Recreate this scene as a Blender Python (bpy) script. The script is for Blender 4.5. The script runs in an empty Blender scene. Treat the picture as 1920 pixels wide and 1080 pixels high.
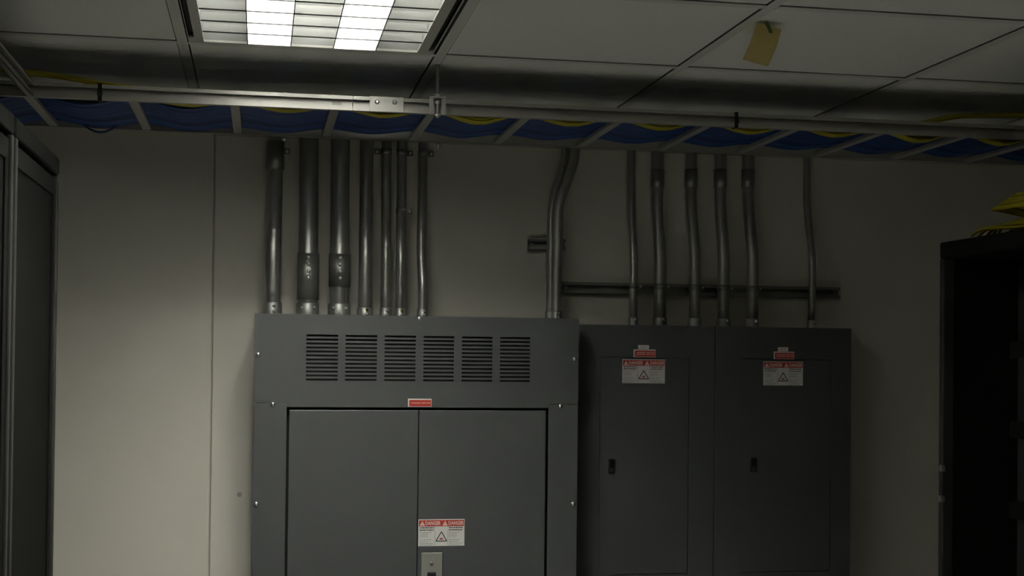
import bpy, bmesh, math, random
from mathutils import Vector, Matrix
random.seed(7)
S = bpy.context.scene
COL = S.collection
# ------------------------------------------------------------------ camera, world, exposure
CZ = 1.71                                   # camera height above the floor
FPX, YAW, PITCH, ROLL, PPY = 2566.5, .1823, .0151, .0108, 630.0
def _axes():
    cy, sy, cp, sp = math.cos(YAW), math.sin(YAW), math.cos(PITCH), math.sin(PITCH)
    F = Vector((sy*cp, cy*cp, sp)); X = Vector((cy, -sy, 0)); U = X.cross(F)
    cr, sr = math.cos(ROLL), math.sin(ROLL)
    return F, X*cr + U*sr, U*cr - X*sr
F_, X_, U_ = _axes()
cd = bpy.data.cameras.new('camera'); cam = bpy.data.objects.new('camera', cd); COL.objects.link(cam)
cd.sensor_width = 36; cd.lens = FPX*36/1920; cd.shift_y = (PPY-540)/1920
cd.clip_start = .01
cam.matrix_world = Matrix(((X_.x, U_.x, -F_.x, 0), (X_.y, U_.y, -F_.y, 0), (X_.z, U_.z, -F_.z, CZ), (0, 0, 0, 1)))
S.camera = cam
w = bpy.data.worlds.new('world'); S.world = w; w.use_nodes = True
w.node_tree.nodes['Background'].inputs[0].default_value = (0, 0, 0, 1)
S.view_settings.view_transform = 'Standard'; S.view_settings.look = 'None'
S.view_settings.exposure = 0.0; S.view_settings.gamma = 1.0; S.view_settings.use_curve_mapping = False
S.cycles.use_denoising = True
S.cycles.max_bounces = 10; S.cycles.diffuse_bounces = 6
LAMP = 113.0                                 # emission of the fluorescent tubes
LAMP_COL = (.98, .985, .90)
# ------------------------------------------------------------------ measuring helper
def ray(a, b): return F_ + X_*((a-960)/FPX) - U_*((b-PPY)/FPX)
def atY(a, b, Y):
    d = ray(a, b); p = d*(Y/d.y); p.z += CZ; return p
def atX(a, b, X):
    d = ray(a, b); p = d*(X/d.x); p.z += CZ; return p
# ------------------------------------------------------------------ materials
def mat(name, col, rough=.5, metal=0., noise=0., scale=40., bump=0., emit=None, spec=.5):
    m = bpy.data.materials.new(name); m.use_nodes = True
    nt = m.node_tree; b = nt.nodes['Principled BSDF']
    b.inputs['Roughness'].default_value = rough; b.inputs['Metallic'].default_value = metal
    b.inputs['Base Color'].default_value = (*col, 1); b.inputs['Specular IOR Level'].default_value = spec
    if noise or bump:
        tc = nt.nodes.new('ShaderNodeTexCoord'); n = nt.nodes.new('ShaderNodeTexNoise')
        n.inputs['Scale'].default_value = scale; n.inputs['Detail'].default_value = 5
        nt.links.new(tc.outputs['Object'], n.inputs['Vector'])
        if noise:
            r = nt.nodes.new('ShaderNodeMapRange')
            r.inputs['To Min'].default_value = 1-noise; r.inputs['To Max'].default_value = 1+noise
            nt.links.new(n.outputs['Fac'], r.inputs['Value'])
            v = nt.nodes.new('ShaderNodeVectorMath'); v.operation = 'SCALE'
            v.inputs[0].default_value = col; nt.links.new(r.outputs[0], v.inputs['Scale'])
            nt.links.new(v.outputs[0], b.inputs['Base Color'])
        if bump:
            bp = nt.nodes.new('ShaderNodeBump'); bp.inputs['Strength'].default_value = bump
            bp.inputs['Distance'].default_value = .002
            nt.links.new(n.outputs['Fac'], bp.inputs['Height']); nt.links.new(bp.outputs[0], b.inputs['Normal'])
    if emit:
        b.inputs['Emission Color'].default_value = (*emit[0], 1); b.inputs['Emission Strength'].default_value = emit[1]
    return m
M = dict(
    wall=mat('wall_paint', (.72, .69, .61), .75, noise=.04, scale=6, bump=.08),
    board=mat('board_paint', (.72, .69, .61), .65, noise=.04, scale=9, bump=.1),
    floor=mat('floor_tile', (.58, .575, .55), .4, noise=.08, scale=12),
    tile=mat('ceiling_tile', (.90, .90, .85), .95, noise=.06, scale=160, bump=.5),
    tee=mat('ceiling_tee', (.78, .77, .72), .6, noise=.03),
    slab=mat('plenum', (.05, .05, .05), .9, noise=.1),
    frame=mat('fixture_paint', (.60, .59, .54), .5, noise=.03),
    white=mat('reflector_grey', (.22, .22, .215), .5, noise=.02),
    blade=mat('louver_metal', (.80, .80, .79), .30, .96, noise=.02),
    edge=mat('louver_edge_shade', (.010, .010, .010), .8, 0., noise=.05, spec=.1),  # near-black colour painting the shade on the unlit bottoms of the blades
    black=mat('black_plastic', (.008, .008, .008), .6, noise=.1),
    lamp=mat('fluorescent_glow', (.9, .9, .9), .5, emit=(LAMP_COL, LAMP)),
    galv=mat('galvanised_steel', (.46, .46, .44), .42, .9, noise=.18, scale=30, bump=.05),
    galv2=mat('dull_zinc', (.30, .30, .285), .48, .8, noise=.2, scale=24),
    ladder=mat('ladder_grey', (.50, .49, .46), .42, .55, noise=.08, scale=20),
    screw=mat('bright_zinc', (.9, .9, .87), .35, 1., noise=.05),
    brass=mat('brass_screw', (.75, .6, .22), .25, 1., noise=.05),
    panel=mat('panel_grey_enamel', (.060, .0635, .064), .5, noise=.03, scale=60, bump=.04),
    cab=mat('cabinet_grey_enamel', (.052, .055, .056), .52, noise=.03, scale=60, bump=.04),
    inner=mat('dark_interior', (.01, .01, .01), .8, noise=.1),
    latch=mat('latch_plate', (.33, .33, .30), .45, .4, noise=.06),
    red=mat('label_red', (.42, .035, .022), .5, noise=.04),
    paper=mat('label_white', (.72, .71, .68), .55, noise=.03),
    print_=mat('label_ink', (.03, .03, .03), .6, noise=.05),
    greyink=mat('label_grey_ink', (.25, .25, .25), .6, noise=.05),
    pink=mat('label_lettering', (.80, .62, .56), .55, noise=.03),
    blue=mat('cable_blue', (.008, .045, .19), .45, noise=.12, scale=20),
    blue2=mat('cable_dark_blue', (.006, .028, .13), .45, noise=.12, scale=20),
    blue3=mat('cable_bright_blue', (.010, .065, .24), .45, noise=.12, scale=20),
    yellow=mat('cable_yellow', (.40, .34, .01), .45, noise=.08, scale=20),
    rack=mat('rack_black', (.006, .006, .0055), .75, noise=.08, spec=.1),
    rackpost=mat('rack_charcoal', (.026, .025, .023), .6, noise=.06, spec=.3),
    mesh=mat('rack_mesh_door', (.005, .005, .0047), .8, noise=.15, scale=300, spec=.08),
    note=mat('yellow_paper', (.85, .72, .34), .8, noise=.06, scale=15),
    green=mat('green_tape', (.10, .20, .05), .6, noise=.06),
    led=mat('green_led', (.05, .3, .05), .4, emit=((.2, 1, .15), .35)),
    hole=mat('dimple', (.48, .46, .40), .8, noise=.05),
)
# ------------------------------------------------------------------ mesh helpers
def box(bm, lo, hi, bev=0.):
    r = bmesh.ops.create_cube(bm, size=1)
    lo, hi = Vector(lo), Vector(hi); c = (lo+hi)/2; d = hi-lo
    for v in r['verts']:
        v.co = Vector((v.co.x*d.x, v.co.y*d.y, v.co.z*d.z)) + c
    if bev:
        es = {e for v in r['verts'] for e in v.link_edges}
        bmesh.ops.bevel(bm, geom=list(es), offset=bev, segments=2, profile=.5, affect='EDGES')
def rings(bm, pts, radii, seg=12, cap=True):
    n = len(pts); prev = None; up = None; first = last = None
    for i in range(n):
        t = (pts[min(i+1, n-1)] - pts[max(i-1, 0)])
        if t.length < 1e-9: t = Vector((0, 0, 1))
        t.normalize()
        if up is None:
            up = Vector((0, 1, 0)) if abs(t.y) < .9 else Vector((1, 0, 0))
        a = t.cross(up).normalized(); b2 = a.cross(t); up = b2
        vs = [bm.verts.new(pts[i] + (a*math.cos(k*2*math.pi/seg) + b2*math.sin(k*2*math.pi/seg))*radii[i]) for k in range(seg)]
        if prev:
            for k in range(seg):
                f = bm.faces.new((prev[k], prev[(k+1) % seg], vs[(k+1) % seg], vs[k])); f.smooth = True
        else: first = vs
        prev = vs; last = vs
    if cap:
        bm.faces.new(first[::-1]); bm.faces.new(last)
def cyl(bm, p0, p1, r, seg=16, r2=None):
    rings(bm, [Vector(p0), Vector(p1)], [r, r if r2 is None else r2], seg)
def lathe(bm, base, axis, prof, seg=16):
    base, axis = Vector(base), Vector(axis).normalized()
    rings(bm, [base + axis*h for h, r in prof], [r for h, r in prof], seg)
def dome(bm, c, axis, r, h, seg=12):
    lathe(bm, c, axis, [(0, r), (h*.35, r), (h*.7, r*.8), (h*.93, r*.45), (h, r*.08)], seg)
def wpos(o):
    p = Vector((0, 0, 0))
    while o is not None: p = p + o.location; o = o.parent
    return p
def link(name, me, parent, loc):
    o = bpy.data.objects.new(name, me); COL.objects.link(o)
    o.parent = parent; o.location = loc; return o
def obj(name, bm, m, parent=None, normals=True):
    if normals: bmesh.ops.recalc_face_normals(bm, faces=bm.faces[:])
    xs = [v.co for v in bm.verts]
    lo = Vector((min(c[i] for c in xs) for i in range(3))); hi = Vector((max(c[i] for c in xs) for i in range(3)))
    o0 = Vector(((lo.x+hi.x)/2, (lo.y+hi.y)/2, lo.z))
    for v in bm.verts: v.co -= o0
    me = bpy.data.meshes.new(name); bm.to_mesh(me); bm.free()
    me.materials.append(m if not isinstance(m, str) else M[m])
    return link(name, me, parent, o0 - wpos(parent))
def B(): return bmesh.new()
def boxobj(name, lo, hi, m, parent=None, bev=0.):
    bm = B(); box(bm, lo, hi, bev); return obj(name, bm, m, parent)
def share(name, src, parent, world):            # another object on the same mesh data
    return link(name, src.data, parent, Vector(world) - wpos(parent))
def tag(o, label, cat, group=None):
    o['label'] = label; o['category'] = cat
    if group: o['group'] = group
    return o
def thing(name, label, cat, loc, group=None):
    o = bpy.data.objects.new(name, None); COL.objects.link(o); o.location = loc
    o.empty_display_size = .05
    return tag(o, label, cat, group)
def struct(o): o['kind'] = 'structure'; return o
def text(name, body, size, loc, m, parent, wid=None):
    c = bpy.data.curves.new('t', 'FONT'); c.body = body; c.size = size; c.extrude = .00015
    c.align_x = 'CENTER'; c.align_y = 'CENTER'; c.resolution_u = 2; c.offset = size*.02
    t = bpy.data.objects.new('t', c); COL.objects.link(t)
    bpy.context.view_layer.update()
    me = bpy.data.meshes.new_from_object(t.evaluated_get(bpy.context.evaluated_depsgraph_get()))
    bpy.data.objects.remove(t); bpy.data.curves.remove(c)
    xs = [v.co.x for v in me.vertices]; ys = [v.co.y for v in me.vertices]
    k = wid/(max(xs)-min(xs)) if wid else 1
    cx, cyy = (max(xs)+min(xs))/2, (max(ys)+min(ys))/2
    for v in me.vertices:
        x, y, z = v.co; v.co = ((x-cx)*k, -z, y-cyy)
    me.materials.clear(); me.materials.append(M[m])
    return link(name, me, parent, Vector(loc) - wpos(parent))

# ================================================================== SETTING
WALL, ZC = 4.0, CZ + .7286                       # wall plane, ceiling plane (tee faces)
TX, TY, P = -.1875, 3.295, .61                   # tile grid origin and pitch
XL, XR, YB = -2.4, 3.8, -3.2
struct(boxobj('wall_back', (XL, WALL, 0), (XR, WALL+.1, ZC+.25), 'wall'))
struct(boxobj('wall_left', (XL-.1, YB, 0), (XL, WALL, ZC+.25), 'wall'))
struct(boxobj('wall_right', (XR, YB, 0), (XR+.1, WALL, ZC+.25), 'wall'))
struct(boxobj('wall_front', (XL, YB-.1, 0), (XR, YB, ZC+.25), 'wall'))
struct(boxobj('floor', (XL, YB, -.1), (XR, WALL, 0), 'floor'))
ceil = struct(boxobj('ceiling', (XL, YB, ZC+.2), (XR, WALL, ZC+.25), 'slab'))
FIX = {(0, -1), (0, -2)}
i0, i1 = math.ceil((XL-TX)/P), math.floor((XR-TX)/P)
j0 = math.ceil((YB-TY)/P)
def cells(lo, hi, org, n0, n1):
    e = [lo] + [org+P*n for n in range(n0, n1+1)] + [hi]
    return list(zip(e[:-1], e[1:], range(n0-1, n1+1)))
proto = {}
for xa, xb, i in cells(XL, XR, TX, i0, i1):
    for ya, yb, j in cells(YB, WALL, TY, j0, 1):
        if (i, j) in FIX: continue
        g = .0145
        lo = Vector((xa+g, ya+g, ZC+.003)); hi = Vector((xb-g, yb-g, ZC+.018))
        if hi.x-lo.x < .02 or hi.y-lo.y < .02: continue
        key = (round(hi.x-lo.x, 3), round(hi.y-lo.y, 3))
        if key in proto: share('ceiling_tile', proto[key], ceil, ((lo.x+hi.x)/2, (lo.y+hi.y)/2, lo.z))
        else: proto[key] = boxobj('ceiling_tile', lo, hi, 'tile', ceil, .002)
def tee(lo, hi, vert):
    bm = B(); box(bm, lo, hi, .0008)
    if vert: c = (lo[0]+hi[0])/2; box(bm, (c-.002, lo[1], lo[2]), (c+.002, hi[1], ZC+.035))
    else: c = (lo[1]+hi[1])/2; box(bm, (lo[0], c-.002, lo[2]), (hi[0], c+.002, ZC+.035))
    return obj('ceiling_tee', bm, 'tee', ceil)
ps = None
for i in range(i0, i1+1):
    x = TX+P*i
    if ps: share('ceiling_tee', ps, ceil, (x, (YB+WALL)/2, ZC))
    else: ps = tee((x-.012, YB, ZC), (x+.012, WALL, ZC+.002), True)
pc = None
for xa, xb, i in cells(XL, XR, TX, i0, i1):
    for j in range(j0, 2):
        if i == 0 and j == -1: continue
        y = TY+P*j
        lo, hi = (xa+.0125, y-.012, ZC+.0002), (xb-.0125, y+.012, ZC+.0022)
        if abs(xb-xa-P) < 1e-6:
            if pc: share('ceiling_tee', pc, ceil, ((lo[0]+hi[0])/2, y, lo[2])); continue
            pc = tee(lo, hi, False)
        else: tee(lo, hi, False)

# ================================================================== CEILING FIXTURE
fx = thing('ceiling_light', 'recessed ceiling light with silver louver grid and black air slots', 'light', (.1155, 2.68, ZC))
LX0, LX1, LY0, LY1 = -.137, .363, 2.115, 3.263
FX0, FX1, FY0, FY1 = -.1725, .4035, 2.0905, 3.2815
zf0, zf1 = ZC+.0005, ZC+.004
bm = B()
for a, b2 in (((FX0, FY0), (-.1708, FY1)), ((-.158, FY0), (LX0, FY1)), ((LX1, FY0), (.3875, FY1)), ((.4003, FY0), (FX1, FY1)),
              ((LX0, LY1), (LX1, FY1)), ((LX0, FY0), (LX1, LY0)),
              ((-.1708, 3.232), (-.158, FY1)), ((.3875, 3.250), (.4003, FY1)), ((-.1708, FY0), (-.158, 2.14)), ((.3875, FY0), (.4003, 2.14))):
    box(bm, (*a, zf0), (*b2, zf1))
# raised lip round the louver opening
for a, b2 in (((LX0-.004, LY0), (LX0, LY1)), ((LX1, LY0), (LX1+.004, LY1)), ((LX0-.004, LY1), (LX1+.004, LY1+.004))):
    box(bm, (*a, zf0-.002), (*b2, zf0))
obj('frame', bm, 'frame', fx)
for xa, xb in ((-.1708, -.158), (.3875, .4003)):
    boxobj('air_slot', (xa, 2.14, ZC+.012), (xb, 3.25, ZC+.05), 'black', fx)
bm = B()
ZH = ZC+.115
box(bm, (LX0-.003, LY0-.003, ZH), (LX1+.003, LY1+.003, ZH+.003))
box(bm, (LX0-.003, LY0, zf1), (LX0, LY1, ZH)); box(bm, (LX1, LY0, zf1), (LX1+.003, LY1, ZH))
box(bm, (LX0-.003, LY1, zf1), (LX1+.003, LY1+.003, ZH)); box(bm, (LX0-.003, LY0-.003, zf1), (LX1+.003, LY0, ZH))
obj('reflector', bm, 'white', fx)
NX, NY = 5, 11; px, py = (LX1-LX0)/NX, (LY1-LY0)/NY; BH, LH = .052, .070
pl = None
for k in range(1, NX):
    x = LX0+px*k
    if pl: share('blade_edge_shade', pe, share('louver_blade', pl, fx, (x, (LY0+LY1)/2, ZC)), (x, (LY0+LY1)/2, ZC-.0026)); continue
    bm = B(); yy0, yy1 = LY0+.001, LY1-.001
    for s in (-1, 1):
        vs = [bm.verts.new((x+s*t, y, ZC+z)) for y in (yy0, yy1) for t, z in ((.0008, 0), (.0012, .024), (.003, .048), (.0055, LH))]
        for q in range(3): bm.faces.new((vs[q], vs[q+1], vs[q+5], vs[q+4]))
    box(bm, (x-.0055, yy0, ZC+LH-.0005), (x+.0055, yy1, ZC+LH)); box(bm, (x-.0008, yy0, ZC), (x+.0008, yy1, ZC+.0006))
    pl = obj('louver_blade', bm, 'blade', fx)
    pe = boxobj('blade_edge_shade', (x-.0011, yy0, ZC-.0026), (x+.0011, yy1, ZC-.0001), 'edge', pl)  # added strip under the blade, its shade painted in as near-black
pl = None
for k in range(1, NY):
    y = LY0+py*k
    if pl: share('blade_edge_shade', pe, share('louver_blade', pl, fx, ((LX0+LX1)/2, y, ZC)), ((LX0+LX1)/2, y, ZC-.0026)); continue
    bm = B(); xx0, xx1 = LX0+.001, LX1-.001
    for s in (-1, 1):
        vs = [bm.verts.new((x, y+s*t, ZC+z)) for x in (xx0, xx1) for t, z in ((.0008, 0), (.0012, .018), (.003, .036), (.006, BH))]
        for q in range(3): bm.faces.new((vs[q], vs[q+1], vs[q+5], vs[q+4]))
    box(bm, (xx0, y-.006, ZC+BH-.0005), (xx1, y+.006, ZC+BH)); box(bm, (xx0, y-.0008, ZC), (xx1, y+.0008, ZC+.0006))
    pl = obj('louver_blade', bm, 'blade', fx)
    pe = boxobj('blade_edge_shade', (xx0, y-.0011, ZC-.0026), (xx1, y+.0011, ZC-.0001), 'edge', pl)  # same added strip for the cross blades: painted shade along their bottoms
for k in (1.5, 3.5):
    for d in (-.02, .02):
        x = LX0+px*k+d
        bm = B(); cyl(bm, (x, LY0+.03, ZC+.073), (x, LY1-.03, ZC+.073), .0130, 12)
        obj('fluorescent_tube', bm, 'lamp', fx)

# ================================================================== BACKBOARD
BX0 = -.131; BF = 3.985                          # painted board fixed flat on the wall
bb = thing('backboard', 'cream painted plywood backboard behind the conduits and grey cabinets', 'panel', (1.3, BF, 0))
boxobj('sheet', (BX0, BF, .05), (3.3, WALL-.0005, CZ+.624), 'board', bb, .002)
wp = thing('wall_panel', 'tall cream wall panel left of the seam, beside the left server racks', 'panel', (-1.1, BF, 0))
boxobj('sheet', (-2.1, BF, .05), (BX0-.0042, WALL-.0005, ZC-.03), 'board', wp, .002)
bm = B(); p = atY(449, 927, BF)
lathe(bm, (p.x, BF, p.z), (0, -1, 0), [(0, .007), (.0012, .006), (.0008, .0035)], 14); obj('screw_head', bm, 'hole', bb)

# ================================================================== ELECTRICAL PANEL
PF = 3.745; PX0, PX1 = atY(475, 800, PF).x, atY(1083.5, 800, PF).x; PT = atY(784, 592.5, PF).z; PB = .28
pn = thing('electrical_panel', 'grey electrical panel with rows of vent slots and two doors', 'panel', (.44, 3.9, PB))
zs = atY(480, 755, PF).z; zd = atY(700, 766.5, PF).z
DX0, DX1 = atY(538, 900, PF).x, atY(1025, 900, PF).x
SB = .0018
bm = B()
box(bm, (PX0+.006, PF+.035, PB), (PX1-.006, BF-.0015, PT-.004), .002)
obj('body', bm, 'panel', pn)
bm = B()
for a, b2 in (((PX0+.004, PB+.002), (DX0-.008, PT-.003)), ((DX1+.008, PB+.002), (PX1-.004, PT-.003)), ((DX0-.008, zd+.01), (DX1+.008, zd+.035)), ((DX0-.008, PT-.02), (DX1+.008, PT-.003))):
    box(bm, (a[0], PF+.002, a[1]), (b2[0], PF+.035, b2[1]))
obj('wireway', bm, 'panel', pn)
boxobj('interior', (DX0-.004, PF+.028, PB+.01), (DX1+.004, PF+.034, PT-.021), 'inner', pn)
# vent cover: one sheet with punched slots, notched at its two lower corners
cols = [(574, 634), (647.5, 707), (721, 779.5), (794, 851.5), (866, 923.5), (937.5, 994)]
xcol = [(atY(a, 670, PF).x, atY(b, 670, PF).x) for a, b in cols]
ztop = atY(784, 631.5, PF).z; zbot = atY(784, 713, PF).z
ns = 12; pitch = (ztop-zbot)/(ns-1); sh = .0054
xe = sorted([PX0, DX0-.003, DX1+.003, PX1] + [v for c in xcol for v in c])
ze = [zd+.004, zs] + [z for k in range(ns-1, -1, -1) for z in (ztop-pitch*k-sh/2, ztop-pitch*k+sh/2)] + [PT]
def solid(ix, iz):
    xm = (xe[ix]+xe[ix+1])/2; zm = (ze[iz]+ze[iz+1])/2
    if iz == 0 and not DX0-.003 < xm < DX1+.003: return False
    if iz >= 2 and (iz-2) % 2 == 1 or iz < 2 or iz == len(ze)-2: pass
    if 2 <= iz < len(ze)-2 and (iz-2) % 2 == 0 and any(a < xm < b for a, b in xcol): return False
    return True
bm = B(); vc = {}
def gv(i, k, y):
    if (i, k, y) not in vc: vc[i, k, y] = bm.verts.new((xe[i], y, ze[k]))
    return vc[i, k, y]
y0, y1 = PF, PF+.002
for i in range(len(xe)-1):
    for k in range(len(ze)-1):
        if not solid(i, k): continue
        bm.faces.new((gv(i, k, y0), gv(i+1, k, y0), gv(i+1, k+1, y0), gv(i, k+1, y0)))
        bm.faces.new((gv(i, k, y1), gv(i, k+1, y1), gv(i+1, k+1, y1), gv(i+1, k, y1)))
        for di, dk, e in ((-1, 0, ((i, k), (i, k+1))), (1, 0, ((i+1, k+1), (i+1, k))), (0, -1, ((i+1, k), (i, k))), (0, 1, ((i, k+1), (i+1, k+1)))):
            a, b2 = i+di, k+dk
            if 0 <= a < len(xe)-1 and 0 <= b2 < len(ze)-1 and solid(a, b2): continue
            (p1, q1), (p2, q2) = e
            bm.faces.new((gv(p1, q1, y0), gv(p1, q1, y1), gv(p2, q2, y1), gv(p2, q2, y0)))
obj('vent_cover', bm, 'panel', pn)
boxobj('side_trim', (PX0, PF, PB), (DX0-.003, PF+.002, zs-SB), 'panel', pn, .0006)
boxobj('side_trim', (DX1+.003, PF, PB), (PX1, PF+.002, zs-SB), 'panel', pn, .0006)
dm = atY(784, 900, PF).x
doorL = boxobj('door', (DX0+.0035, PF-.001, PB+.02), (dm-.0009, PF+.016, zd-.0035), 'panel', pn, .0022)
doorR = boxobj('door', (dm+.0009, PF-.001, PB+.02), (DX1-.0035, PF+.016, zd-.0035), 'panel', pn, .0022)
sp = None
for a, b2 in ((484, 664.5), (1077, 673), (786.5, 597.5), (511.5, 758), (1050.5, 761.5), (480.5, 945), (1074.5, 945)):
    p = atY(a, b2, PF)
    if sp: share('screw', sp, pn, (p.x, sp_y, p.z-.0058)); continue
    bm = B(); dome(bm, (p.x, PF, p.z), (0, -1, 0), .0062, .0055, 12)
    sp = obj('screw', bm, 'screw', pn); sp_y = wpos(sp).y
# latch
a = atY(790, 1036, PF); b2 = atY(829, 1036, PF)
lt = boxobj('latch', (a.x, PF-.008, a.z-.15), (b2.x, PF-.001, a.z), 'latch', pn, .0015)
lt['label'] = 'pale metal latch plate with keyhole on the right door'
k = atY(809, 1057, PF-.008); bm = B(); lathe(bm, (k.x, PF-.008, k.z), (0, -1, 0), [(0, .005), (.0015, .0048), (.0018, .003)], 16); obj('lock', bm, 'galv2', lt)
boxobj('keyhole', (k.x-.0006, PF-.0104, k.z-.0022), (k.x+.0006, PF-.0096, k.z+.0022), 'black', lt)
k = atY(809, 1080, PF-.008); boxobj('pull', (k.x-.012, PF-.0135, k.z-.085), (k.x+.012, PF-.008, k.z+.011), 'black', lt, .002)

def strokes(bm, x0, x1, z, h, y, rng):
    x = x0
    while x < x1-.0015:
        ww = min(rng.uniform(.003, .009), x1-x); box(bm, (x, y-.0002, z-h/2), (x+ww, y, z+h/2)); x += ww+.0012
def tri(bm, cx, z0, wd, h, y, t=.0002):
    v = [bm.verts.new((cx+dx, yy, z)) for yy in (y, y-t) for dx, z in ((-wd/2, z0), (wd/2, z0), (0, z0+h))]
    bm.faces.new(v[3:]); bm.faces.new(v[:3])
    for q in range(3): bm.faces.new((v[q], v[(q+1) % 3], v[3+(q+1) % 3], v[3+q]))
def danger(x0, x1, z0, z1, yf, parent, seed, nm='danger_label'):
    rng = random.Random(seed); W, H = x1-x0, z1-z0
    lb = boxobj(nm, (x0, yf-.0005, z0), (x1, yf, z1), 'paper', parent)
    lb['label'] = 'white warning label with red DANGER header and black triangle'
    y = yf-.0006; zh = z1-H*.262
    boxobj('header', (x0+W*.012, y-.0002, zh), (x1-W*.012, y, z1-H*.03), 'red', lb)
    yt = y-.0004; zc = (zh+z1-H*.03)/2; hh = z1-H*.03-zh
    for u in (.085, .578):
        bm = B(); cx = x0+W*u; tri(bm, cx, zh+hh*.12, hh*.86, hh*.76, yt); obj('alert_triangle', bm, 'pink', lb)
        boxobj('exclamation', (cx-hh*.03, yt-.0004, zh+hh*.24), (cx+hh*.03, yt-.0002, zh+hh*.62), 'red', lb)
    for u, wv in ((.315, .33), (.815, .33)):
        text('danger_lettering', 'DANGER', hh*.86, (x0+W*u, yt-.0001, zc), 'pink', lb, W*wv)
    bm = B()                                                # dividing lines of the three fields
    for u in (.358, .642): box(bm, (x0+W*u-.0003, y-.0002, z0+H*.02), (x0+W*u+.0003, y, zh))
    # pictogram triangle, outline made of three bars
    cx = x0+W*.5; bz = z0+H*.185; tw = W*.235; th = H*.35
    def bar(a, b, t=.0012):
        a, b = Vector(a), Vector(b); d = (b-a).normalized(); n = Vector((-d.y, d.x))*t
        q = [bm.verts.new((c.x, yy, c.y)) for yy in (y, y-.0003) for c in (a+n, a-n, b-n, b+n)]
        bm.faces.new(q[:4]); bm.faces.new(q[4:])
        for e in range(4): bm.faces.new((q[e], q[(e+1) % 4], q[4+(e+1) % 4], q[4+e]))
    bar((cx-tw/2, bz), (cx+tw/2, bz)); bar((cx-tw/2, bz), (cx, bz+th)); bar((cx+tw/2, bz), (cx, bz+th))
    obj('pictogram', bm, 'print_', lb)
    bm = B()                                                # small red flash figure inside it
    for k2 in range(7):
        an = k2*math.pi/6; c0 = Vector((cx, bz+th*.17)); c1 = c0+Vector((math.cos(an), math.sin(an)))*th*.24
        bar(c0, c1, .0006)
    obj('flash_mark', bm, 'red', lb)
    for u0, u1 in ((.03, .34), (.665, .965)):
        bm = B()
        strokes(bm, x0+W*u0, x0+W*u1, z0+H*.685, H*.035, y, rng); strokes(bm, x0+W*u0, x0+W*(u1-.01), z0+H*.60, H*.035, y, rng)
        obj('bold_print', bm, 'print_', lb)
        bm = B()
        for q, fr in ((.51, .85), (.455, .62), (.40, .6), (.345, .62), (.235, .85), (.165, .7), (.095, 1), (.04, .9)):
            strokes(bm, x0+W*u0, x0+W*u0+W*(u1-u0)*fr*rng.uniform(.9, 1), z0+H*q, H*.016, y, rng)
        obj('fine_print', bm, 'greyink', lb)
    return lb
def redlabel(x0, x1, z0, z1, yf, parent, seed, lines=1):
    lb = boxobj('red_label', (x0, yf-.0006, z0), (x1, yf, z1), 'paper', parent); lb['label'] = 'small red label with white border'
    W, H = x1-x0, z1-z0
    boxobj('field', (x0+W*.055, yf-.0010, z0+H*.06), (x1-W*.02, yf-.0007, z1-H*.15), 'red', lb)
    bm = B(); rng = random.Random(seed); zc = (z0+z1)/2
    for q in range(lines):
        z = zc-H*.02 + (q-(lines-1)/2)*-H*.24; x = x0+W*.14; h = H*.12
        for fr in (.40, .20, .14):
            # letters of the illegible line: short upright ticks
            xe2 = x+W*fr
            while x < xe2: box(bm, (x, yf-.0012, z-h/2), (x+.0011, yf-.0010, z+h/2)); x += .0019
            x += W*.03
    obj('lettering', bm, 'pink', lb); return lb
a = atY(784.5, 974, PF-.001); c = atY(870.5, 1023, PF-.001)
danger(a.x, c.x, c.z, a.z, PF-.001, doorR, 1)
a = atY(765, 747.5, PF); c = atY(809, 763, PF)
redlabel(a.x, c.x, c.z, a.z, PF, pn, 2)

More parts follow.
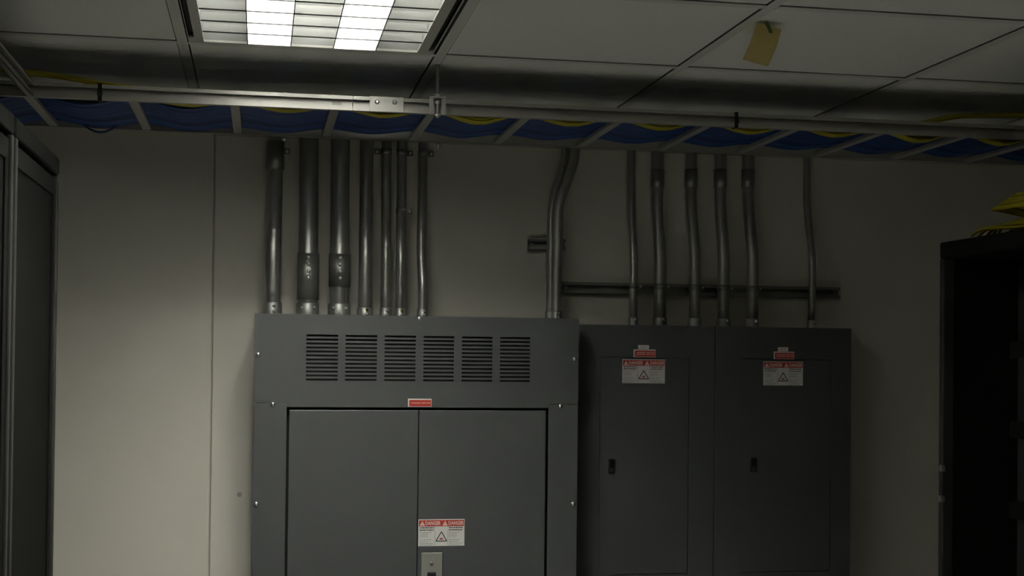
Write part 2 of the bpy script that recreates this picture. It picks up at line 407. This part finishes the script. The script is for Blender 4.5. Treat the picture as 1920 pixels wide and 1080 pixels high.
# ================================================================== CABINETS
CF = 3.835; CT = atY(1340, 612, CF).z
CX0, CX1, CX2 = PX1+.007, atY(1339, 850, CF).x, atY(1595, 850, CF).x
cabs = []
for n, (x0, x1, lab, dpx, lpx) in enumerate((
        (CX0, CX1-.0012, 'narrow grey cabinet right beside the vented electrical panel', (1124, 1290), (1146, 874)),
        (CX1+.0012, CX2, 'narrow grey cabinet on the right end, beside the bare wall', (1390, 1556), (1412, 872)))):
    zt = CT; zb = .28
    cb = thing('wall_cabinet', lab, 'cabinet', ((x0+x1)/2, 3.9, zb), 'grey cabinets right of the vented panel')
    boxobj('body', (x0, CF+.003, zb), (x1, BF-.0015, zt), 'cab', cb, .003)
    bx0, bx1 = atY(dpx[0], 850, CF).x, atY(dpx[1], 850, CF).x
    dz = atY(dpx[0], 670+n*3, CF).z; db = atY(1150, 1077, CF).z
    bm = B()                                           # front trim round the door opening
    for lo, hi in (((x0, zb), (bx0-.002, zt)), ((bx1+.002, zb), (x1, zt)), ((bx0-.002, dz+.002), (bx1+.002, zt)), ((bx0-.002, zb), (bx1+.002, db-.002))):
        box(bm, (lo[0], CF, lo[1]), (hi[0], CF+.003, hi[1]))
    obj('front_trim', bm, 'cab', cb)
    dr = boxobj('door', (bx0, CF-.0005, db), (bx1, CF+.0025, dz), 'cab', cb, .0008)
    q = atY(*lpx, CF)
    la = boxobj('latch', (q.x-.0095, CF-.006, q.z-.021), (q.x+.0095, CF-.0005, q.z+.021), 'black', dr, .0015); la['label'] = 'black flush latch'
    boxobj('paddle', (q.x-.0065, CF-.0085, q.z-.004), (q.x+.0065, CF-.006, q.z+.017), 'rack', la, .001)
    bm = B(); lathe(bm, (q.x, CF-.006, q.z-.0125), (0, -1, 0), [(0, .0052), (.002, .005), (.0024, .0025)], 14); obj('lock', bm, 'rackpost', la)
    off = 0 if n == 0 else 259.5
    oy = 0 if n == 0 else 4
    sx = 1 if n == 0 else .93
    def R(xa, ya, xb, yb):
        m = 1207 + off + (0 if n == 0 else 2)
        A = atY(m+(xa-1207)*sx, ya+oy, CF-.0005); C_ = atY(m+(xb-1207)*sx, yb+oy, CF-.0005); return A.x, C_.x, C_.z, A.z
    x_0, x_1, z_0, z_1 = R(1167, 673.5, 1246.5, 719); danger(x_0, x_1, z_0, z_1, CF-.0005, dr, 5+n)
    x_0, x_1, z_0, z_1 = R(1188, 655, 1229, 669.5 if n else 670); redlabel(x_0, x_1, z_0, z_1, CF, cb, 9+n, 2)
    x_0, x_1, z_0, z_1 = R(1196.5, 647, 1217, 654.6)
    wl = boxobj('white_label', (x_0, CF-.0006, z_0), (x_1, CF, z_1), 'paper', cb); wl['label'] = 'tiny white label'
    bm = B(); strokes(bm, x_0+.006, x_1-.006, (z_0+z_1)/2, .0018, CF-.0007, random.Random(3)); obj('print', bm, 'greyink', wl)

# ================================================================== STRUTS
def strut(px0, px1, py0, py1, label):
    A = atY(px0, py0, BF-.024); C_ = atY(px1, py0, BF-.024); z1 = A.z; z0 = atY(px0, py1, BF-.024).z
    t = thing('strut_channel', label, 'bracket', ((A.x+C_.x)/2, BF-.012, z0))
    bm = B(); y0 = BF-.024
    box(bm, (A.x, BF-.003, z0), (C_.x, BF, z1))
    box(bm, (A.x, y0, z1-.0025), (C_.x, BF-.003, z1)); box(bm, (A.x, y0, z0), (C_.x, BF-.003, z0+.0025))
    box(bm, (A.x, y0, z1-.009), (C_.x, y0+.0025, z1-.0025)); box(bm, (A.x, y0, z0+.0025), (C_.x, y0+.0025, z0+.009))
    obj('channel', bm, 'galv2', t)
    for x in (A.x+.012, C_.x-.012):
        bm = B(); lathe(bm, (x, BF-.003, (z0+z1)/2), (0, -1, 0), [(0, .006), (.004, .006), (.0045, .004)], 6); obj('bolt', bm, 'galv', t)
    return z0, z1
strut(992, 1061, 447, 467, 'short zinc strut channel behind the pair of bent conduits')
SZ0, SZ1 = strut(1056, 1576, 528, 549, 'long zinc strut channel behind the six conduits over the narrow cabinets')

# ================================================================== CONDUITS
def smooth(a, b, t):
    t = t*t*(3-2*t); return a+(b-a)*t
def conduit(label, group, key, r, zbot, conn='set', coup=(), strap=(), side=1, two=False, screws=2, brass=False):
    # key: list of (x, y, z) waypoints from top to bottom, eased between
    t = thing('conduit', label, 'conduit', (key[-1][0], key[-1][1], zbot), group)
    pts = []
    for (a, b) in zip(key[:-1], key[1:]):
        n = 2 if abs(a[0]-b[0])+abs(a[1]-b[1]) < 1e-5 else 12
        for q in range(n):
            u = q/n; pts.append(Vector((smooth(a[0], b[0], u), smooth(a[1], b[1], u), a[2]+(b[2]-a[2])*u)))
    pts.append(Vector(key[-1]))
    bm = B(); rings(bm, pts, [r]*len(pts), 20); obj('pipe', bm, 'galv', t)
    def pos(z):
        for a, b in zip(pts[:-1], pts[1:]):
            if a.z >= z >= b.z: return a+(b-a)*((a.z-z)/max(1e-9, a.z-b.z))
        return pts[-1]
    # connector into the enclosure
    e = pts[-1]; ch = .036 if r > .02 else .026
    bm = B(); lathe(bm, (e.x, e.y, zbot), (0, 0, 1), [(0, r*1.28), (.004, r*1.28), (.005, r*1.17), (ch-.003, r*1.17), (ch, r*1.12), (ch, r*.99)], 20)
    cn = obj('connector', bm, 'galv2', t)
    bm0 = None
    ang = (-.55, .55) if two else ((.18,) if screws == 1 else (.15, .15))
    for q, an in enumerate(ang):
        zz = zbot + (ch*.62 if two else (ch*.72 if q == 0 else ch*.28))
        d = Vector((math.sin(an), -math.cos(an), 0))
        bm = B(); dome(bm, Vector((e.x, e.y, zz))+d*(r*1.15), d, .0042, .006, 10)
        obj('screw', bm, 'brass' if brass and q == 0 else 'screw', cn)
    for z0, z1 in coup:
        p = pos((z0+z1)/2); bm = B()
        lathe(bm, (p.x, p.y, z0), (0, 0, 1), [(0, r*1.0), (0, r*1.13), (z1-z0, r*1.13), (z1-z0, r)], 20)
        c_ = obj('coupling', bm, 'galv2', t)
        if z1-z0 > .09:                               # long sleeve with a column of set screws
            for q in range(4):
                zz = z1-.012-q*.019
                bm = B(); dome(bm, (p.x, p.y-r*1.12, zz), (0, -1, 0), .0055, .004, 10); obj('screw', bm, 'screw', c_)
    for z in strap:
        p = pos(z); bm = B()
        lathe(bm, (p.x, p.y, z-.008), (0, 0, 1), [(0, r), (0, r*1.1), (.016, r*1.1), (.016, r)], 20)
        xa, xb = (p.x+r*.9, p.x+r+.019) if side > 0 else (p.x-r-.019, p.x-r*.9)
        box(bm, (xa, p.y+r-.004, z-.008), (xb, p.y+r, z+.008), .0008)
        box(bm, (min(xa, p.x), p.y+r*.2, z-.006), (max(xb-.012, p.x), p.y+r, z+.006)) if side > 0 else None
        st = obj('strap', bm, 'galv2', t)
        bm = B(); dome(bm, (xb-.008 if side > 0 else xa+.008, p.y+r-.004, z), (0, -1, 0), .0048, .005, 10); obj('screw', bm, 'screw', st)
    return t
TOPZ = ZC+.12
def Z(py, Y, px=700): return atY(px, py, Y).z
GA, GB = 'conduits entering the top of the vented panel', 'conduits entering the narrow cabinets'
ypan = 3.895
def straight(pxt, pxb, r, rest):
    yw = BF-r-.001; 
    xt = atY(pxt, 300, yw).x; xb = atY(pxb, 570, ypan).x
    return [(xt, yw, TOPZ), (xt, yw, Z(330, yw)), (xb, ypan, Z(500, ypan)), (xb, ypan, PT)]
def seg(y0, y1, Y, px): return (Z(y1, Y, px), Z(y0, Y, px))
r1 = .0225; k = straight(516, 510.7, r1, 0)
conduit('leftmost thick conduit on the vented panel, with a dark coupling near its top', GA, k, r1, PT, coup=[seg(266, 318, BF-r1, 515)], strap=[Z(288, BF-r1)], side=1)
r2 = .0272; k = straight(579.5, 577, r2, 0)
conduit('second conduit from the left, thick, with a sleeve of screws above the panel', GA, k, r2, PT, coup=[seg(476, 562, ypan, 577)], two=True)
k = straight(638, 636, r2, 0)
conduit('third conduit from the left, thick, sleeve of screws beside a thinner one', GA, k, r2, PT, coup=[seg(477, 538, ypan, 636)], two=True)
r4 = .0195; k = straight(687.5, 684.5, r4, 0)
conduit('fourth conduit from the left, medium width with a bright middle streak', GA, k, r4, PT, brass=True)
r5 = .0145; k = straight(724.5, 722.8, r5, 0)
conduit('fifth conduit from the left, thin, strapped with the screw on its left', GA, k, r5, PT, strap=[Z(283, BF-r5)], side=-1)
k = straight(753.5, 750.5, r5, 0)
conduit('sixth conduit from the left, thin, with two straps one above the other', GA, k, r5, PT, strap=[Z(284, BF-r5), Z(392, 3.93)], side=1, brass=True)
r7 = .0138
k = straight(793, 791, r7, 0)
k = [k[0], k[1], (atY(790, 470, 3.92).x, 3.92, Z(460, 3.92)), (atY(792.5, 560, ypan).x, ypan, Z(545, ypan)), (atY(792.5, 570, ypan).x, ypan, PT)]
conduit('seventh conduit from the left, thin, nearest the bare stretch of wall', GA, k, r7, PT, strap=[Z(284, BF-r7)], side=1)
ra = .0148
ya, yb = 3.915, 3.958
def xz(px, py, Y): p = atY(px, py, Y); return (p.x, Y, p.z)
a0 = xz(1078, 285, ya); a1 = xz(1046.5, 400, ya); a2 = xz(1043, 570, ya)
conduit('front one of the two sharply bent conduits on the short strut', GA, [(a0[0], ya, TOPZ), (a0[0], ya, a0[2]), a1, a2, (a2[0], ya, PT)], ra, PT)
b0 = xz(1062, 285, yb); b1 = xz(1034.5, 400, yb); b2_ = xz(1032.5, 570, yb)
conduit('rear one of the two sharply bent conduits, half hidden', GA, [(b0[0], yb, TOPZ), (b0[0], yb, b0[2]), b1, b2_, (b2_[0], yb, PT)], .0135, PT)
ycab = 3.930
for (pt, pb, r, lab) in ((1184, 1187.5, .0122, 'thin conduit, first of six over the narrow cabinets'),
                         (1233, 1237.5, .0180, 'second of six conduits over the narrow cabinets, with a bright streak'),
                         (1296, 1302.5, .0172, 'third of six conduits over the narrow cabinets'),
                         (1351, 1356.5, .0178, 'fourth of six conduits over the narrow cabinets'),
                         (1403, 1411, .0178, 'fifth of six conduits over the narrow cabinets'),
                         (1513, 1522.5, .0112, 'thin conduit standing apart, last of six over the narrow cabinets')):
    yw = BF-r-.001; yc = BF-.0242-r
    yc = min(yc, ycab)
    xt, xb = atY(pt, 300, yw).x, atY(pb, 560, yc).x
    s = [] if r < .0115 else [(SZ0+SZ1)/2+.006]
    cp = [seg(318, 352, yw, pt)] if r > .015 else []
    conduit(lab, GB, [(xt, yw, TOPZ), (xt, yw, Z(360, yw, pt)), (xb, yc, Z(505, yc, pb)), (xb, yc, CT)], r, CT, coup=cp, strap=s, side=1, screws=1)

# ================================================================== CABLE LADDERS
RZ0, RZ1 = CZ+.606, CZ+.642
YN, YF = 3.400, 3.840                              # outer face of the near rail, inner face of the far rail
def rail_x(bm, x0, x1, y, s):                      # C channel along X, open towards y*s
    d = .017; o = y; i = y - s*d
    lo = lambda p, q: min(p, q)
    def bx(xa, ya, za, xb, yb, zb): box(bm, (xa, min(ya, yb), za), (xb, max(ya, yb), zb))
    bx(x0, i, RZ0, x1, i+s*.002, RZ1)
    bx(x0, i, RZ1-.002, x1, o, RZ1); bx(x0, i, RZ0, x1, o, RZ0+.002)
    bx(x0, o-s*.002, RZ1-.009, x1, o, RZ1-.002); bx(x0, o-s*.002, RZ0+.002, x1, o, RZ0+.009)
lad = thing('cable_ladder', 'long grey cable ladder hung below the ceiling along the wall', 'cable ladder', (.8, 3.63, RZ0))
jn = atY(662, 190, YN).x
for x0, x1 in ((-2.0, jn-.0008), (jn+.0008, 3.0)):
    bm = B(); rail_x(bm, x0, x1, YN, -1); obj('side_rail', bm, 'ladder', lad)
jf = atY(630, 250, YF).x
for x0, x1 in ((-2.0, jf-.0008), (jf+.0008, 3.0)):
    bm = B(); rail_x(bm, x0, x1, YF+.017, 1); obj('side_rail', bm, 'ladder', lad)
RX0, RP = -.067, .2425
rungs = [RX0+RP*k for k in range(-8, 13)]
pr_ = None
for x in rungs:
    if pr_: share('rung', pr_, lad, (x, (YN+YF)/2+.0085, RZ0+.001)); continue
    bm = B(); box(bm, (x-.0115, YN+.0172, RZ0+.001), (x+.0115, YF-.0002, RZ0+.013), .0015); pr_ = obj('rung', bm, 'ladder', lad)
s0, s1 = atY(693, 190, YN).x, atY(757, 190, YN).x
sp_ = boxobj('splice_plate', (s0, YN-.004, RZ0-.001), (s1, YN, RZ1+.001), 'ladder', lad, .0008)
for a in (707, 740):
    q = atY(a, 191+(a-707)*.03, YN-.004); bm = B()
    lathe(bm, (q.x, YN-.004, q.z), (0, -1, 0), [(0, .0062), (.001, .0062), (.001, .0045), (.005, .0045), (.006, .003)], 8); obj('bolt', bm, 'screw', sp_)
q = atY(632, 192, YN).x
boxobj('rail_slot', (q-.012, YN+.0146, RZ0+.014), (q+.012, YN+.0150, RZ0+.022), 'galv2', lad)
# branch over the left racks
BXR = -.536
br = thing('cable_ladder', 'short grey cable ladder branching toward the viewer over the left racks', 'cable ladder', (-.77, 2.3, RZ0))
bz0, bz1 = RZ0, RZ1
for x, s in ((BXR, 1), (BXR-.46, -1)):
    bm = B(); d = .016
    xa, xb = (x-d, x) if s > 0 else (x, x+d)
    box(bm, (xa, 1.2, bz0), (xb, YN-.0005, bz0+.002)); box(bm, (xa, 1.2, bz1-.002), (xb, YN-.0005, bz1))
    wx = xa if s > 0 else xb-.002
    lx = xb-.002 if s > 0 else xa
    box(bm, (lx, 1.2, bz0), (lx+.002, YN-.0005, bz0+.009)); box(bm, (lx, 1.2, bz1-.009), (lx+.002, YN-.0005, bz1))
    box(bm, (wx, 1.2, bz0), (wx+.002, YN-.0005, bz1)); obj('side_rail', bm, 'ladder', br)
pr_ = None
for k in range(10):
    y = 1.3+.27*k
    if y > 3.36: continue
    if pr_: share('rung', pr_, br, (BXR-.23, y, bz0+.001)); continue
    bm = B(); box(bm, (BXR-.46+.0162, y-.0115, bz0+.001), (BXR-.0162, y+.0115, bz0+.012), .0015); pr_ = obj('rung', bm, 'ladder', br)
# hangers
def hanger(x, y, label, below):
    t = thing('hanger_rod', label, 'rod', (x, y, RZ0-below))
    bm = B(); cyl(bm, (x, y, RZ0-below), (x, y, ZC+.19), .0046, 10); obj('rod', bm, 'galv', t)
    bm = B(); s = -1 if y < 3.6 else 1
    box(bm, (x-.021, y-.012, RZ1+.0012), (x+.021, y+.012, RZ1+.0045))
    if s < 0:
        box(bm, (x-.021, y-.0065, RZ0-.004), (x-.010, y-.0045, RZ1+.0012)); box(bm, (x+.010, y-.0065, RZ0-.004), (x+.021, y-.0045, RZ1+.0012))
    obj('clip', bm, 'ladder', t)
    for z, rr in ((RZ1+.0045, .0085), (RZ1-.013, .0085), (RZ0-.009, .0075)):
        bm = B(); lathe(bm, (x, y, z), (0, 0, 1), [(0, rr), (.008, rr)], 6); obj('nut', bm, 'screw', t)
    return t
hx = atY(820, 190, YN-.009).x
hanger(hx, YN-.009, 'threaded hanger rod with nuts holding the front rail of the ladder', .012)
hanger(atY(822, 262, YF+.027).x, YF+.027, 'threaded hanger rod behind the rear rail, its end showing beneath', .018)
hanger(atY(533, 245, YF+.027).x, YF+.027, 'threaded hanger rod behind the rear rail, left of the conduits', .012)
# ties
def tie(px_, label):
    x = atY(px_, 190, YN).x; bm = B()
    y0, y1, z0, z1 = YN-.0025, YN+.0225, RZ0-.0025, RZ1+.0025; t = .0022; h = .0048
    for lo, hi in (((x-h, y0, z0), (x+h, y0+t, z1)), ((x-h, y1-t, z0), (x+h, y1, z1)), ((x-h, y0, z1-t), (x+h, y1, z1)), ((x-h, y0, z0), (x+h, y1, z0+t))):
        box(bm, lo, hi, .0006)
    box(bm, (x-h*1.3, y0-.003, z0+.012), (x+h*1.3, y0, z0+.021), .0008)
    tag(obj('cable_tie', bm, 'black'), label, 'cable tie')
tie(187, 'black tie wrapped round the front rail near its left end')
tie(1381, 'black tie wrapped round the front rail, above the narrow cabinets')

# ================================================================== CABLES IN THE LADDER
def sag(x):
    u = ((x-RX0)/RP) % 1.0; return math.sin(math.pi*u)**2
def cable(pts, r, m, label, group, seg_=6):
    bm = B(); rings(bm, pts, [r]*len(pts), seg_)
    return tag(obj('network_cable', bm, m, normals=False), label, 'cable', group)
rng = random.Random(11)
RT = RZ0+.0132
SPAN = [rng.uniform(.8, 1.25) for _ in range(40)]
def ease(x, a, b): u = max(0, min(1, (x-a)/(b-a))); return u*u*(3-2*u)
def ladder_path(y, z, amp, x0, x1, ph, yel=False):
    n = int((x1-x0)/(RP/8)); out = []
    sp_amp = [amp*q for q in SPAN]
    for i in range(n+1):
        x = x0+(x1-x0)*i/n; k = int((x-RX0)/RP+20)
        if yel: g = .25+.75*ease(x, -.5, .45); yb = y
        else: g = 1; yb = YN+.05+(y-YN-.05)*(1.16-.22*ease(x, -.3, .6))
        yy = yb + .004*math.sin(x*3.1+ph) + .003*math.sin(x*7.7+ph*2)
        out.append(Vector((x, min(max(yy, YN+.0225), YF-.008), z - g*sp_amp[k % 40]*sag(x))))
    return out
for lay, (n, y0, y1) in enumerate(((34, YN+.055, YN+.375), (28, YN+.058, YN+.355), (20, YN+.075, YN+.31))):
    for q in range(n):
        y = y0+(y1-y0)*(q+.5)/n + rng.uniform(-.002, .002)
        f = (y-YN)/.45
        cable(ladder_path(y, RT+.0034+lay*.0068+rng.uniform(0, .0015), 0.021-.008*f+rng.uniform(-.0012, .0012), -1.9, 2.9, 1+rng.uniform(-.2, .2)), .0032, rng.choice(('blue', 'blue2', 'blue2', 'blue3')),
              'blue network cable lying in the long overhead cable ladder', 'blue network cables in the cable ladder')
for lay, n in enumerate((5, 6, 6)):
    for q in range(n):
        y = YN+.0235+q*.0072
        p = ladder_path(y, RT+.0036+lay*.007, .027, -1.9, 2.9, 1+rng.uniform(-.2, .2), True)
        if lay == 2 and q < 4 or lay == 1 and q < 2:       # the top ones climb out at both ends
            for v in p:
                if v.x < -.16:
                    u = min(1, (-.16-v.x)/.42); u = u*u*(3-2*u)
                    v.z = v.z*(1-u) + (RZ1+.020+q*.003+lay*.003)*u; v.y += .012*u
                if v.x > 1.45:
                    u = min(1, (v.x-1.45)/.6); u = u*u*(3-2*u)
                    v.z = v.z*(1-u) + (RZ1+.030+q*.004)*u
        cable(p, .0033, 'yellow', 'yellow network cable lying along the front rail of the cable ladder', 'yellow network cables in the cable ladder')
# a blue loop hanging below the rest near the left end
lp = []
for i in range(25):
    u = i/24; x = atY(140, 240, 3.80).x + (atY(235, 240, 3.80).x-atY(140, 240, 3.80).x)*u
    lp.append(Vector((x, 3.80, RT+.004-.034*math.sin(math.pi*u)**1.2)))
cable(lp, .003, 'blue', 'blue cable loop hanging lowest under the ladder near its left end', None)

# ================================================================== RACKS
def rack(label, xf, s, ya, yb, zt, depth=.95, group=None, opened=False):
    # xf: plane of the front, s=+1 front faces +X, -1 faces -X; ya..yb along the wall-ward axis
    t = thing('server_rack', label, 'rack', (xf-s*depth/2, (ya+yb)/2, 0), group)
    def bx(bm, d0, y0, z0, d1, y1, z1, bev=0):         # d measured inwards from the front
        xa, xb = xf-s*d0, xf-s*d1; box(bm, (min(xa, xb), y0, z0), (max(xa, xb), y1, z1), bev)
    bm = B()
    bx(bm, .03, ya, .03, depth, ya+.02, zt-.04); bx(bm, .03, yb-.02, .03, depth, yb, zt-.04)
    bx(bm, depth-.02, ya+.02, .03, depth, yb-.02, zt-.04); bx(bm, .0, ya, zt-.04, depth, yb, zt, .004); bx(bm, .0, ya, .0, depth, yb, .05)
    obj('carcass', bm, 'rack', t)
    for y0, y1 in ((ya, ya+.022), (yb-.022, yb)):
        bm = B(); bx(bm, 0, y0, .05, .03, y1, zt-.04, .003); obj('front_post', bm, 'rackpost', t)
    bm = B(); bx(bm, .2, ya+.03, .06, .22, yb-.03, zt-.06); obj('equipment_face', bm, 'inner', t)
    if not opened:
        bm = B()
        a, b = ya+.025, yb-.025; z0, z1 = .07, zt-.05
        bx(bm, .006, a, z0, .022, a+.03, z1); bx(bm, .006, b-.03, z0, .022, b, z1)
        bx(bm, .006, a+.03, z1-.04, .022, b-.03, z1); bx(bm, .006, a+.03, z0, .022, b-.03, z0+.04)
        dr = obj('door_frame', bm, 'rack', t)
        bm = B(); bx(bm, .010, a+.03, z0+.04, .013, b-.03, z1-.04); obj('mesh_panel', bm, 'mesh', dr)
        bm = B(); bx(bm, -.012, a+.006, 1.0, .006, a+.024, 1.16, .003); obj('handle', bm, 'black', dr)
    return t
LXF, LT = -.466, CZ+.452
LY = 3.338
rack('black server rack on the left, second from the wall', LXF, 1, LY-.575, LY, LT, group='server racks on the left')
rack('black server rack at the left picture edge, nearer the viewer', LXF, 1, LY-1.175, LY-.598, LT, group='server racks on the left')
RXF, RTp = 1.688, CZ+.300
rr = rack('black open-fronted server rack on the right, topped by yellow cables', RXF, -1, 2.61, 3.205, RTp, opened=True)
for y_, (a, b) in ((3.195, (1768, 878)), (3.195, (1767, 935))):
    q = atX(a, b, RXF-.004); bm = B(); box(bm, (RXF-.012, q.y-.006, q.z-.008), (RXF, q.y+.006, q.z+.008), .002); obj('latch', bm, 'galv', rr)
q = atX(1850, 814, RXF+.195); bm = B(); dome(bm, (RXF+.199, q.y, q.z), (-1, 0, 0), .0055, .004, 10); obj('indicator', bm, 'led', rr)['label'] = 'small green indicator light'
for k2 in range(7):
    z = 1.72-.2*k2; bm = B(); box(bm, (RXF+.165, 2.66, z), (RXF+.199, 3.155, z+.042), .002); obj('server', bm, 'rack', rr)
# yellow patch cables lying over the right rack
for k2 in range(16):
    a = rng.uniform(0, 1); hgt = .010+.0058*(k2 % 5); up = k2 >= 9
    pts = []
    for i in range(22):
        u = i/21
        if up: e = ease(u, 0, .35); x = RXF+.40-.34*e+.011*(k2-9); y = 3.13-.07*e-ease(u, .35, 1)*.36; z = RTp+.010+(.040+.0048*(k2-9))*(e-.6*ease(u, .6, 1))+.004*math.sin(u*5+a)+.002*k2
        else: x = RXF+.03+.014*k2+.03*u; y = 3.09-u*.42+.01*math.sin(u*6+a*6); z = RTp+.0045+hgt*.9*min(1, u*14)+.008*math.sin(u*5+a*3)**2
        pts.append(Vector((x, y, z)))
    cable(pts, .0042, 'yellow', 'yellow patch cable heaped on top of the right-hand rack', 'yellow cables on the right rack')

# ================================================================== PAPER NOTE ON THE CEILING
q = atY(1428, 45, 2.86)
q.y = 2.83
nt_ = thing('paper_note', 'yellow paper note dangling from the ceiling grid on green tape', 'note', (q.x, 2.86, ZC-.1))
bm = B(); grid = []
c4 = [atY(1417, 43, 2.80), atY(1466, 54, 2.80), atY(1441, 124, 2.87), atY(1391, 112, 2.87)]
for v in range(9):
    row = []
    for u in range(7):
        a = c4[0].lerp(c4[1], u/6); b = c4[3].lerp(c4[2], u/6); p = a.lerp(b, v/8)
        p = p + Vector((0, -.010*math.sin(v/8*math.pi)-.004*math.cos(u/6*math.pi*1.3), .0)); row.append(bm.verts.new(p))
    grid.append(row)
for v in range(8):
    for u in range(6):
        f = bm.faces.new((grid[v][u], grid[v][u+1], grid[v+1][u+1], grid[v+1][u])); f.smooth = True
ex = bmesh.ops.solidify(bm, geom=bm.faces[:], thickness=.0006)
obj('sheet', bm, 'note', nt_)
bm = B(); t0 = atY(1436, 32, 2.792); t1 = atY(1446, 62, 2.795); t0.z = min(t0.z, ZC-.0006)
d = Vector((.004, 0, .001)); vs = []
for y in (0, -.0012):
    for c_, e in ((t0, -1), (t0, 1), (t1, 1), (t1, -1)): vs.append(bm.verts.new(c_+d*e+Vector((0, y, 0))))
bm.faces.new(vs[:4]); bm.faces.new(vs[4:])
for e in range(4): bm.faces.new((vs[e], vs[(e+1) % 4], vs[4+(e+1) % 4], vs[4+e]))
obj('tape', bm, 'green', nt_)
